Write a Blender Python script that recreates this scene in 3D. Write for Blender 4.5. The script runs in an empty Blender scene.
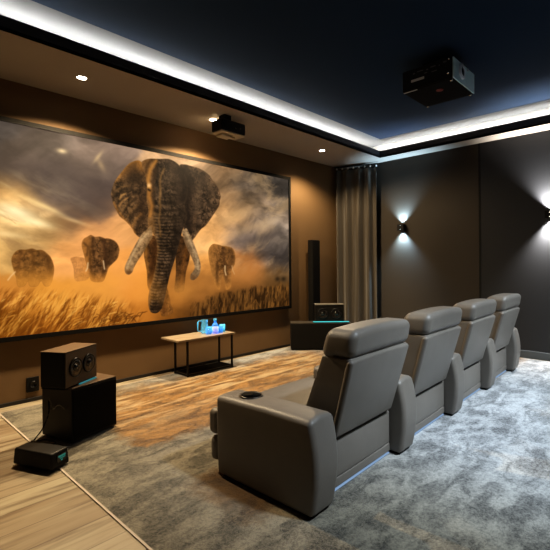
import bpy, bmesh, math, random
import numpy as np
from mathutils import Vector, Matrix

random.seed(7)
rng = np.random.default_rng(11)
scene = bpy.context.scene
COL = scene.collection
PI = math.pi

# ------------------------------------------------------------------ helpers
def link_mesh(name, me, mat=None, parent=None):
    o = bpy.data.objects.new(name, me)
    COL.objects.link(o)
    if mat is not None:
        me.materials.append(mat)
    if parent is not None:
        o.parent = parent
    return o

def obj(name, bm, mat=None, parent=None, smooth=False, loc=None, rotz=None):
    bmesh.ops.recalc_face_normals(bm, faces=bm.faces[:])
    me = bpy.data.meshes.new(name)
    bm.to_mesh(me); bm.free()
    if smooth:
        for p in me.polygons: p.use_smooth = True
        if smooth == 'auto':
            try: me.set_sharp_from_angle(angle=math.radians(38))
            except Exception: pass
    o = link_mesh(name, me, mat, parent)
    if loc is not None: o.location = loc
    if rotz is not None: o.rotation_euler = (0, 0, rotz)
    return o

def thing(name, label, cat, loc=(0, 0, 0), rotz=0, group=None):
    o = bpy.data.objects.new(name, None); COL.objects.link(o)
    o.empty_display_size = .1
    o.location = loc; o.rotation_euler = (0, 0, rotz)
    o['label'] = label; o['category'] = cat
    if group: o['group'] = group
    return o

def tag(o, label, cat, group=None):
    o['label'] = label; o['category'] = cat
    if group: o['group'] = group
    return o

def struct(name, bm, mat, label=None, parent=None, smooth=False):
    o = obj(name, bm, mat, parent, smooth)
    if parent is None:
        o['kind'] = 'structure'
        if label: o['label'] = label
    return o

def NB(): return bmesh.new()

def box(bm, x0, x1, y0, y1, z0, z1):
    v = [bm.verts.new(p) for p in ((x0,y0,z0),(x1,y0,z0),(x1,y1,z0),(x0,y1,z0),(x0,y0,z1),(x1,y0,z1),(x1,y1,z1),(x0,y1,z1))]
    for f in ((0,3,2,1),(4,5,6,7),(0,1,5,4),(1,2,6,5),(2,3,7,6),(3,0,4,7)):
        bm.faces.new([v[i] for i in f])
    return v

def bbox(x0, x1, y0, y1, z0, z1, bev=.004, seg=2):
    bm = NB(); box(bm, x0, x1, y0, y1, z0, z1)
    if bev: bmesh.ops.bevel(bm, geom=bm.edges[:], offset=bev, segments=seg, affect='EDGES', profile=.5)
    return bm

def rbox(bm, x0, x1, y0, y1, z0, z1, r, k=4, m=6, warp=None):
    """box with rounded edges, gridded finely enough to be warped into cushions"""
    c = Vector(((x0+x1)/2, (y0+y1)/2, (z0+z1)/2)); h = ((x1-x0)/2, (y1-y0)/2, (z1-z0)/2)
    r = min(r, min(h)*.98)
    def coords(hh):
        a = [-hh + r*(1-math.tan(PI/4*(1-i/k))) for i in range(k)]
        n = [-(hh-r) + 2*(hh-r)*i/m for i in range(m+1)]
        return a + n + [-q for q in reversed(a)]
    X, Y, Z = coords(h[0]), coords(h[1]), coords(h[2])
    cache = {}
    def vert(p):
        key = (round(p[0], 6), round(p[1], 6), round(p[2], 6))
        if key in cache: return cache[key]
        q = Vector([max(-(h[i]-r), min(h[i]-r, p[i])) for i in range(3)])
        d = Vector(p) - q
        w = q + d.normalized()*r if d.length > 1e-9 else q
        w = w + c
        if warp: w = Vector(warp(*w))
        cache[key] = bm.verts.new(w)
        return cache[key]
    def face(A, B, f):
        for i in range(len(A)-1):
            for j in range(len(B)-1):
                q = [vert(f(A[i], B[j])), vert(f(A[i+1], B[j])), vert(f(A[i+1], B[j+1])), vert(f(A[i], B[j+1]))]
                if len(set(q)) == 4:
                    try: bm.faces.new(q)
                    except ValueError: pass
    for s in (-1, 1):
        face(X, Y, lambda a, b: (a, b, s*h[2]))
        face(X, Z, lambda a, b: (a, s*h[1], b))
        face(Y, Z, lambda a, b: (s*h[0], a, b))
    return bm

def lathe(bm, prof, seg=24, center=(0, 0, 0), axis='Z', cap=True):
    cx, cy, cz = center
    rings = []
    for (r, z) in prof:
        ring = []
        for i in range(seg):
            a = 2*PI*i/seg
            p = (r*math.cos(a), r*math.sin(a), z)
            if axis == 'Y': p = (p[0], p[2], p[1])
            if axis == 'X': p = (p[2], p[0], p[1])
            ring.append(bm.verts.new((p[0]+cx, p[1]+cy, p[2]+cz)))
        rings.append(ring)
    for a, b in zip(rings, rings[1:]):
        for i in range(seg):
            j = (i+1) % seg
            bm.faces.new((a[i], a[j], b[j], b[i]))
    if cap:
        for ring in (rings[0], rings[-1]):
            try: bm.faces.new(ring)
            except ValueError: pass
    return bm

def tube(bm, pts, r, seg=8, closed=False):
    pts = [Vector(p) for p in pts]; n = len(pts); rings = []
    for i, p in enumerate(pts):
        if closed: t = pts[(i+1) % n]-pts[i-1]
        else: t = pts[min(i+1, n-1)]-pts[max(i-1, 0)]
        t.normalize()
        up = Vector((0, 0, 1)) if abs(t.z) < .95 else Vector((1, 0, 0))
        a = t.cross(up).normalized(); b = t.cross(a).normalized()
        rings.append([bm.verts.new(p + (a*math.cos(2*PI*k/seg)+b*math.sin(2*PI*k/seg))*r) for k in range(seg)])
    for i in range(n if closed else n-1):
        A, B = rings[i], rings[(i+1) % n]
        for k in range(seg):
            bm.faces.new((A[k], A[(k+1) % seg], B[(k+1) % seg], B[k]))
    if not closed:
        bm.faces.new(rings[0]); bm.faces.new(list(reversed(rings[-1])))
    return bm

def spline(P, n=8):
    """Catmull-Rom through 3-D points"""
    P = [Vector(p) for p in P]; out = []
    for i in range(len(P)-1):
        p0, p1, p2, p3 = P[max(i-1, 0)], P[i], P[i+1], P[min(i+2, len(P)-1)]
        for k in range(n):
            t = k/n
            out.append(.5*((2*p1)+(p2-p0)*t+(2*p0-5*p1+4*p2-p3)*t*t+(3*p1-p0-3*p2+p3)*t**3))
    out.append(P[-1])
    return out

# ------------------------------------------------------------------ materials
def new_mat(name):
    m = bpy.data.materials.new(name); m.use_nodes = True
    nt = m.node_tree
    return m, nt, nt.nodes['Principled BSDF']

def mat(name, color, rough=.5, metal=0, noise=0, nscale=30, bump=0, bscale=200, spec=.5, emis=None, estr=0, coat=0):
    m, nt, b = new_mat(name)
    b.inputs['Base Color'].default_value = (*color, 1)
    b.inputs['Roughness'].default_value = rough
    b.inputs['Metallic'].default_value = metal
    b.inputs['Specular IOR Level'].default_value = spec
    if coat: b.inputs['Coat Weight'].default_value = coat
    tc = nt.nodes.new('ShaderNodeTexCoord')
    if noise:
        n = nt.nodes.new('ShaderNodeTexNoise'); n.inputs['Scale'].default_value = nscale; n.inputs['Detail'].default_value = 5
        nt.links.new(tc.outputs['Object'], n.inputs['Vector'])
        r = nt.nodes.new('ShaderNodeMix'); r.data_type = 'RGBA'
        r.inputs['A'].default_value = (*[c*(1-noise) for c in color], 1)
        r.inputs['B'].default_value = (*[min(1, c*(1+noise)) for c in color], 1)
        nt.links.new(n.outputs['Fac'], r.inputs['Factor']); nt.links.new(r.outputs['Result'], b.inputs['Base Color'])
    if bump:
        n2 = nt.nodes.new('ShaderNodeTexNoise'); n2.inputs['Scale'].default_value = bscale; n2.inputs['Detail'].default_value = 3
        nt.links.new(tc.outputs['Object'], n2.inputs['Vector'])
        bp = nt.nodes.new('ShaderNodeBump'); bp.inputs['Strength'].default_value = bump; bp.inputs['Distance'].default_value = .01
        nt.links.new(n2.outputs['Fac'], bp.inputs['Height']); nt.links.new(bp.outputs['Normal'], b.inputs['Normal'])
    if emis:
        b.inputs['Emission Color'].default_value = (*emis, 1); b.inputs['Emission Strength'].default_value = estr
    return m

def N(nt, t, **kw):
    n = nt.nodes.new(t)
    for k, v in kw.items(): setattr(n, k, v)
    return n

def math_n(nt, op, a, b=None, clamp=False):
    n = N(nt, 'ShaderNodeMath', operation=op); n.use_clamp = clamp
    for i, v in enumerate((a, b)):
        if v is None: continue
        if isinstance(v, (int, float)): n.inputs[i].default_value = v
        else: nt.links.new(v, n.inputs[i])
    return n.outputs[0]

def smooth(nt, v, a, b):
    n = N(nt, 'ShaderNodeMapRange', interpolation_type='SMOOTHSTEP')
    nt.links.new(v, n.inputs['Value']); n.inputs['From Min'].default_value = a; n.inputs['From Max'].default_value = b
    return n.outputs['Result']

def mixc(nt, f, A, B):
    n = N(nt, 'ShaderNodeMix', data_type='RGBA')
    if isinstance(f, (int, float)): n.inputs['Factor'].default_value = f
    else: nt.links.new(f, n.inputs['Factor'])
    for k, v in (('A', A), ('B', B)):
        if isinstance(v, tuple): n.inputs[k].default_value = (*v, 1)
        else: nt.links.new(v, n.inputs[k])
    return n.outputs['Result']

def noise_n(nt, vec, scale, detail=4, rough=.55, dist=0):
    n = N(nt, 'ShaderNodeTexNoise'); n.inputs['Scale'].default_value = scale; n.inputs['Detail'].default_value = detail
    n.inputs['Roughness'].default_value = rough; n.inputs['Distortion'].default_value = dist
    nt.links.new(vec, n.inputs['Vector'])
    return n.outputs['Fac']

def mapping(nt, vec, scale=(1, 1, 1), rot=(0, 0, 0)):
    n = N(nt, 'ShaderNodeMapping'); n.inputs['Scale'].default_value = scale; n.inputs['Rotation'].default_value = rot
    nt.links.new(vec, n.inputs['Vector'])
    return n.outputs['Vector']

def srgb(r, g, b):
    f = lambda c: c/12.92 if c <= .04045 else ((c+.055)/1.055)**2.4
    return tuple(f(c/255) for c in (r, g, b))

M = {}
M['leather'] = mat('taupe_leather', (.148, .133, .116), .48, noise=.10, nscale=9, bump=.10, bscale=160, spec=.45)
M['leather_dark'] = mat('dark_leather', (.035, .031, .028), .5, bump=.1, bscale=160)
M['black'] = mat('black_satin', (.0065, .006, .0055), .5, noise=.15, nscale=20, spec=.25)
M['black_matte'] = mat('black_matte', (.0065, .006, .0055), .8, spec=.15)
M['black_metal'] = mat('black_metal', (.012, .012, .012), .35, metal=.6)
M['brown_baffle'] = mat('brown_baffle', (.060, .038, .022), .4, noise=.3, nscale=14)
M['cone'] = mat('speaker_cone', (.008, .008, .008), .22, spec=.7)
M['chrome'] = mat('polished_metal', (.6, .6, .6), .15, metal=1)
M['silver_blue'] = mat('silver_blue_shell', (.60, .82, 1.0), .35, metal=0, noise=.2, nscale=12)
M['white_label'] = mat('pale_label', (.5, .5, .5), .5)
M['cream_plastic'] = mat('cream_plastic', (.55, .48, .36), .4)
M['red_lamp'] = mat('red_indicator', (.1, .02, .015), .4, emis=(.5, .08, .05), estr=.04)
M['teal_light'] = mat('teal_light', (.02, .12, .13), .3, emis=(.06, .62, .68), estr=.9)
M['teal_dim'] = mat('teal_dim', (.02, .08, .09), .3, emis=(.03, .24, .28), estr=.6)
M['teal_display'] = mat('teal_display', (.01, .05, .05), .3, emis=(.05, .55, .45), estr=.22)
M['led_white'] = mat('cool_led', (.03, .03, .03), .5, emis=(.42, .64, 1), estr=.42)
M['cove_led'] = mat('cove_led', (.8, .8, .8), .5, emis=(1, .965, .90), estr=78)
M['cove_led_soft'] = mat('cove_led_soft', (.8, .8, .8), .5, emis=(1, .965, .90), estr=50)
M['cup_ring'] = mat('brushed_cup_ring', (.10, .095, .09), .3, metal=.7)
M['lamp_glow'] = mat('downlight_glow', (.9, .9, .9), .5, emis=(1, .90, .74), estr=22)
M['lamp_ring'] = mat('downlight_ring', (.35, .32, .28), .4)
M['sconce_glow_cool'] = mat('sconce_glow_cool', (.9, .9, .9), .5, emis=(.55, .8, 1), estr=4)
M['sconce_glow_warm'] = mat('sconce_glow_warm', (.9, .9, .9), .5, emis=(1, .94, .86), estr=5)
M['soffit'] = mat('brown_soffit_paint', (.34, .30, .255), .8, noise=.06, nscale=3)
M['fascia'] = mat('dark_fascia', (.040, .039, .040), .7)
M['trim_dark'] = mat('dark_trim', (.012, .010, .009), .6)
M['trim_grey'] = mat('grey_blue_skirting', (.070, .082, .092), .6)
M['binding'] = mat('pale_rug_binding', (.44, .38, .32), .7)
M['hook'] = mat('white_hook', (.75, .73, .7), .4)

# walls: brown plaster
def wall_mat(name, c, rough=.75):
    m, nt, b = new_mat(name)
    tc = N(nt, 'ShaderNodeTexCoord'); f = noise_n(nt, tc.outputs['Object'], 2.2, 5)
    nt.links.new(mixc(nt, f, tuple(v*.88 for v in c), tuple(v*1.12 for v in c)), b.inputs['Base Color'])
    b.inputs['Roughness'].default_value = rough
    bp = N(nt, 'ShaderNodeBump'); bp.inputs['Strength'].default_value = .06; bp.inputs['Distance'].default_value = .01
    nt.links.new(noise_n(nt, tc.outputs['Object'], 120, 3), bp.inputs['Height']); nt.links.new(bp.outputs['Normal'], b.inputs['Normal'])
    return m
M['wall_brown'] = wall_mat('brown_wall', (.165, .098, .042))
M['wall_plain'] = wall_mat('plain_dark_wall', (.022, .020, .018))
def right_wall_mat():
    m, nt, b = new_mat('panelled_dark_wall')
    tc = N(nt, 'ShaderNodeTexCoord'); sp = N(nt, 'ShaderNodeSeparateXYZ'); nt.links.new(tc.outputs['Object'], sp.inputs[0])
    f = math_n(nt, 'GREATER_THAN', sp.outputs['Y'], 2.069)
    n = noise_n(nt, tc.outputs['Object'], 3, 4)
    brown = mixc(nt, n, (.029, .0225, .015), (.036, .027, .018)); grey = mixc(nt, n, (.0150, .0165, .0195), (.018, .0195, .023))  # brown half paints in the screen's warm glow, grey half goes without
    nt.links.new(mixc(nt, math_n(nt, 'GREATER_THAN', sp.outputs['Z'], 2.95), mixc(nt, f, grey, brown), (.42, .42, .42)), b.inputs['Base Color']); b.inputs['Roughness'].default_value = .7  # pale strip above the soffit puts cove glow into the wall colour
    return m
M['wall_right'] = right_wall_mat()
def ceiling_mat():
    # navy panel; the pale band over the cove paints in part of its glow
    m, nt, b = new_mat('navy_ceiling_paint')
    tc = N(nt, 'ShaderNodeTexCoord'); sp = N(nt, 'ShaderNodeSeparateXYZ'); nt.links.new(tc.outputs['Object'], sp.inputs[0])
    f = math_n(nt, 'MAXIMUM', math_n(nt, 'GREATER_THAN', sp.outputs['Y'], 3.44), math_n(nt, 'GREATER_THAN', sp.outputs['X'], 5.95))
    n = noise_n(nt, tc.outputs['Object'], 2, 4)
    navy = mixc(nt, n, (.0055, .021, .052), (.0068, .025, .060))
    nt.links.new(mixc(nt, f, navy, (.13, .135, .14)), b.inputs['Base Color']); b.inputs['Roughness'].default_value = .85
    b.inputs['Specular IOR Level'].default_value = .2
    return m
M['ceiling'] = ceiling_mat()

def floor_mat():
    m, nt, b = new_mat('oak_plank_floor')
    tc = N(nt, 'ShaderNodeTexCoord')
    br = N(nt, 'ShaderNodeTexBrick'); br.offset = .37; br.offset_frequency = 2
    br.inputs['Scale'].default_value = 1; br.inputs['Brick Width'].default_value = 1.5; br.inputs['Row Height'].default_value = .19
    br.inputs['Mortar Size'].default_value = .003; br.inputs['Mortar Smooth'].default_value = .3; br.inputs['Bias'].default_value = .1
    br.inputs['Color1'].default_value = (.23, .172, .112, 1); br.inputs['Color2'].default_value = (.36, .315, .225, 1); br.inputs['Mortar'].default_value = (.10, .07, .045, 1)
    nt.links.new(tc.outputs['Object'], br.inputs['Vector'])
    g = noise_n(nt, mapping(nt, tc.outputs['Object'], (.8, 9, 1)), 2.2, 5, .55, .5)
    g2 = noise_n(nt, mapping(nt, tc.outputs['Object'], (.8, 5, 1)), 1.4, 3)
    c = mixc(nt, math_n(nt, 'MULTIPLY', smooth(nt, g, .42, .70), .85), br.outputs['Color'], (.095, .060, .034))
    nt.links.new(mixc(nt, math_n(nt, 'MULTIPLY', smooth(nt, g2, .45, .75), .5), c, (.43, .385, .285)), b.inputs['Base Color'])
    b.inputs['Roughness'].default_value = .38
    bp = N(nt, 'ShaderNodeBump'); bp.inputs['Strength'].default_value = .15; bp.inputs['Distance'].default_value = .004
    nt.links.new(br.outputs['Fac'], bp.inputs['Height']); bp.invert = True
    nt.links.new(bp.outputs['Normal'], b.inputs['Normal'])
    return m
M['floor'] = floor_mat()

def rug_mat():
    m, nt, b = new_mat('shaded_pile_rug')
    tc = N(nt, 'ShaderNodeTexCoord'); P = tc.outputs['Object']
    sp = N(nt, 'ShaderNodeSeparateXYZ'); nt.links.new(P, sp.inputs[0]); x, y = sp.outputs['X'], sp.outputs['Y']
    wob = math_n(nt, 'MULTIPLY', math_n(nt, 'SUBTRACT', noise_n(nt, P, 7, 5), .5), .28)
    xs, ys = math_n(nt, 'ADD', x, wob), math_n(nt, 'ADD', y, wob)
    # rust coloured fields within the grey pile
    A = math_n(nt, 'MULTIPLY', smooth(nt, xs, 1.38, 1.50), math_n(nt, 'MULTIPLY', smooth(nt, ys, 2.58, 2.70), math_n(nt, 'SUBTRACT', 1, smooth(nt, math_n(nt, 'ADD', ys, math_n(nt, 'MULTIPLY', wob, 1.2)), 3.75, 4.25))))
    A = math_n(nt, 'MULTIPLY', A, math_n(nt, 'SUBTRACT', 1, smooth(nt, xs, 4.3, 5.3)))
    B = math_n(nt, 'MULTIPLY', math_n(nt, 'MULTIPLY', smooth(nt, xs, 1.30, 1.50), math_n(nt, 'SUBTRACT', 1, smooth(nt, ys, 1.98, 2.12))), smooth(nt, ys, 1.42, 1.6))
    rust = math_n(nt, 'MAXIMUM', A, B)
    streak = noise_n(nt, mapping(nt, P, (2.1, 5.5, 1), (0, 0, .12)), 1.5, 6, .62, .6)
    blot = noise_n(nt, P, 5.5, 6, .65, .4)
    fine = math_n(nt, 'ADD', math_n(nt, 'MULTIPLY', noise_n(nt, P, 48, 4, .8), .6), math_n(nt, 'MULTIPLY', noise_n(nt, P, 120, 2, .8), .5))
    fine = smooth(nt, fine, .44, .64)
    v = math_n(nt, 'ADD', math_n(nt, 'MULTIPLY', streak, .6), math_n(nt, 'MULTIPLY', blot, .4))
    v = smooth(nt, v, .405, .595)
    v = math_n(nt, 'ADD', math_n(nt, 'MULTIPLY', v, .58), math_n(nt, 'MULTIPLY', fine, .46), clamp=True)
    cool = smooth(nt, x, 1.7, 3.2)  # warm to cool tint along the row puts lamp colour into the pile
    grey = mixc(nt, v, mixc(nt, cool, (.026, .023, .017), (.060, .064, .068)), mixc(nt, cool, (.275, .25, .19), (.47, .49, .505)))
    ru = mixc(nt, v, (.17, .075, .025), (.47, .275, .115))
    v2 = math_n(nt, 'ADD', math_n(nt, 'MULTIPLY', smooth(nt, noise_n(nt, mapping(nt, P, (1.7, 3.6, 1), (0, 0, -.2)), 2.1, 7, .66, 1.1), .38, .62), .65), math_n(nt, 'MULTIPLY', fine, .38), clamp=True)
    ru = mixc(nt, v2, (.045, .022, .006), (.30, .165, .050))
    pale = smooth(nt, noise_n(nt, mapping(nt, P, (.9, 5.5, 1), (0, 0, -.06)), 1.7, 6, .6, .5), .46, .62)
    pale = math_n(nt, 'MULTIPLY', pale, math_n(nt, 'MULTIPLY', smooth(nt, ys, 2.7, 3.6), .68))
    ru = mixc(nt, pale, ru, (.50, .40, .25))
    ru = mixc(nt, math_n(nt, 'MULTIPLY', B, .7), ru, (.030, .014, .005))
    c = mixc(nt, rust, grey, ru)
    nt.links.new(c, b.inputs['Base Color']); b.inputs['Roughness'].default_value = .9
    b.inputs['Sheen Weight'].default_value = .25; b.inputs['Sheen Roughness'].default_value = .4
    bp = N(nt, 'ShaderNodeBump'); bp.inputs['Strength'].default_value = .7; bp.inputs['Distance'].default_value = .012
    h = math_n(nt, 'ADD', noise_n(nt, P, 160, 3, .7), math_n(nt, 'MULTIPLY', noise_n(nt, P, 28, 3), .7))
    nt.links.new(h, bp.inputs['Height']); nt.links.new(bp.outputs['Normal'], b.inputs['Normal'])
    return m
M['rug'] = rug_mat()

def wood_mat(name, a, c, scale=1):
    m, nt, b = new_mat(name)
    tc = N(nt, 'ShaderNodeTexCoord')
    g = noise_n(nt, mapping(nt, tc.outputs['Object'], (2*scale, 22*scale, 2*scale)), 2, 6, .6, .4)
    nt.links.new(mixc(nt, smooth(nt, g, .3, .7), a, c), b.inputs['Base Color']); b.inputs['Roughness'].default_value = .45
    return m
M['oak'] = wood_mat('light_oak', (.21, .155, .10), (.33, .27, .19))
M['sub_top'] = wood_mat('lit_brown_lid', (.060, .036, .020), (.105, .066, .036))  # brown tone carries the screen's light on the speaker tops

def cloth_mat():
    m, nt, b = new_mat('satin_drape')
    tc = N(nt, 'ShaderNodeTexCoord')
    n = noise_n(nt, mapping(nt, tc.outputs['Object'], (8, 8, .4)), 2, 4)
    nt.links.new(mixc(nt, n, (.045, .036, .025), (.078, .064, .047)), b.inputs['Base Color'])
    b.inputs['Roughness'].default_value = .5; b.inputs['Sheen Weight'].default_value = .3
    return m
M['cloth'] = cloth_mat()

def glass_glow(name, tint, glow, s):
    m, nt, b = new_mat(name)
    b.inputs['Base Color'].default_value = (*tint, 1); b.inputs['Roughness'].default_value = .06
    b.inputs['Transmission Weight'].default_value = .75; b.inputs['IOR'].default_value = 1.35
    b.inputs['Emission Color'].default_value = (*glow, 1)
    lw = N(nt, 'ShaderNodeLayerWeight'); lw.inputs['Blend'].default_value = .35
    nt.links.new(math_n(nt, 'ADD', math_n(nt, 'MULTIPLY', lw.outputs['Facing'], s), s*.25), b.inputs['Emission Strength'])
    return m
M['glass_cyan'] = glass_glow('cyan_lit_glass', (.35, .8, .95), (.03, .36, .55), .5)
M['glass_blue'] = glass_glow('blue_lit_glass', (.2, .55, .95), (.02, .22, .68), .65)
M['glass_violet'] = glass_glow('violet_lit_glass', (.5, .55, 1), (.2, .26, .75), .8)

# ------------------------------------------------------------------ the setting
X0, X1, Y0, Y1 = -1.7, 6.258, -2.2, 4.36          # room
ZS, ZL, ZC = 2.92, 3.03, 3.20                      # soffit, cove lip, upper ceiling
TX0, TX1, TY0, TY1 = -.9, 5.98, -1.4, 3.47         # tray opening
T = .12
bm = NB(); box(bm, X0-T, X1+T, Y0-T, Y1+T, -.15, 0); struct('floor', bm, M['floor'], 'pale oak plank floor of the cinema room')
bm = NB(); box(bm, X0-T, X1+T, Y1, Y1+T, 0, ZC+.1); struct('wall_front', bm, M['wall_brown'], 'brown wall behind the projection screen')
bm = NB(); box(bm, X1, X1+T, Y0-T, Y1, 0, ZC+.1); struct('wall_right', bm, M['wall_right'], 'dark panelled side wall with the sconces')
bm = NB(); box(bm, X0-T, X0, Y0-T, Y1, 0, ZC+.1); struct('wall_left', bm, M['wall_plain'], 'plain dark side wall')
bm = NB(); box(bm, X0, X1, Y0-T, Y0, 0, ZC+.1); struct('wall_back', bm, M['wall_plain'], 'plain dark rear wall')
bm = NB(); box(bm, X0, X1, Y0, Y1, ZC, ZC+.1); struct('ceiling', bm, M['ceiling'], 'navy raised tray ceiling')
# lowered border round the tray
bm = NB()
def ring(bm, ox0, ox1, oy0, oy1, ix0, ix1, iy0, iy1, z0, z1):
    o = [(ox0,oy0),(ox1,oy0),(ox1,oy1),(ox0,oy1)]; i = [(ix0,iy0),(ix1,iy0),(ix1,iy1),(ix0,iy1)]
    V = {}
    for z in (z0, z1):
        V[z] = ([bm.verts.new((*p, z)) for p in o], [bm.verts.new((*p, z)) for p in i])
    for k in range(4):
        j = (k+1) % 4
        for z in (z0, z1): bm.faces.new((V[z][0][k], V[z][0][j], V[z][1][j], V[z][1][k]))
        for s in (0, 1): bm.faces.new((V[z0][s][k], V[z0][s][j], V[z1][s][j], V[z1][s][k]))
ring(bm, X0, X1, Y0, Y1, TX0, TX1, TY0, TY1, ZS, ZS+.03)
struct('ceiling_soffit', bm, M['soffit'], 'brown lowered ceiling border with downlights')
bm = NB(); ring(bm, TX0-.03, TX1+.03, TY0-.03, TY1+.03, TX0, TX1, TY0, TY1, ZS+.0005, ZL)
struct('trim_1', bm, M['fascia'], 'dark upstand hiding the cove light')
# wall seam and skirtings
bm = NB(); box(bm, X1-.004, X1, 2.056, 2.082, .10, ZS); struct('trim_2', bm, mat('dark_joint', (.003, .003, .003), .8), 'dark joint between the two wall panels')
struct('baseboard_right', bbox(X1-.018, X1, Y0, Y1, 0, .10, .004), M['trim_grey'], 'grey blue skirting of the side wall')
struct('baseboard_front', bbox(X0, X1-.02, Y1-.012, Y1, 0, .035, .003), M['trim_dark'], 'low dark skirting under the screen')

# cove light strips (lying on the lowered border)
def cove(x0, x1, y0, y1, lab, led='cove_led'):
    t = thing('light_strip', lab, 'light strip', (0, 0, 0), 0, 'cove light strips')
    obj('channel', bbox(x0, x1, y0, y1, ZS+.03, ZS+.122, .003, 1), M['fascia'], t)
    obj('diodes', bbox(x0+.002, x1-.002, y0+.002, y1-.002, ZS+.1225, ZS+.126, .001, 1), M[led], t)
cove(TX0-.2, TX1+.10, TY1+.23, TY1+.26, 'white light strip in the ceiling cove above the projection screen')
cove(TX1+.20, TX1+.23, TY0-.2, TY1+.2, 'white light strip in the ceiling cove above the sconce wall', 'cove_led_soft')

# ------------------------------------------------------------------ rug
ru = thing('area_rug', 'large grey and rust shaded pile rug under the recliners', 'rug')
RA, RB, RC_, RD = (.955, -1.6), (6.20, -1.6), (6.20, 4.335), (.955, 4.19)
bm = NB()
vs = [bm.verts.new((*p, .001)) for p in (RA, RB, RC_, RD)] + [bm.verts.new((*p, .006)) for p in (RA, RB, RC_, RD)]
for f in ((3,2,1,0),(4,5,6,7),(0,1,5,4),(1,2,6,5),(2,3,7,6),(3,0,4,7)): bm.faces.new([vs[i] for i in f])
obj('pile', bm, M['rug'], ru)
bm = NB(); box(bm, RA[0]-.011, RA[0]+.001, RA[1], RD[1]+.002, 0, .0064)
bm2v = [bm.verts.new(p) for z in (0, .0064) for p in ((RD[0]-.016, RD[1]+.001, z), (RC_[0], RC_[1]+.001, z), (RC_[0], RC_[1]+.013, z), (RD[0]-.016, RD[1]+.013, z))]
for f in ((3,2,1,0),(4,5,6,7),(0,1,5,4),(1,2,6,5),(2,3,7,6),(3,0,4,7)): bm.faces.new([bm2v[q] for q in f])
obj('binding', bm, M['binding'], ru)

# ------------------------------------------------------------------ projection screen
SX0, SX1, SZ0, SZ1, SY = .29, 4.758, .624, 2.529, 4.318
# picture-plane helper: traces taken on the photograph are rectified onto the flat screen (metres along the wall, metres up)
CF, CU0, CV0, CYAW, CROLL, CH = 424.43, 275.4, 264.34, .7687, -.0078, 1.25
_F = np.array([math.cos(CYAW), math.sin(CYAW), 0]); _R0 = np.array([math.sin(CYAW), -math.cos(CYAW), 0]); _U0 = np.array([0, 0, 1.])
CR = _R0*math.cos(CROLL)+_U0*math.sin(CROLL); CUp = -_R0*math.sin(CROLL)+_U0*math.cos(CROLL)

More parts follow.
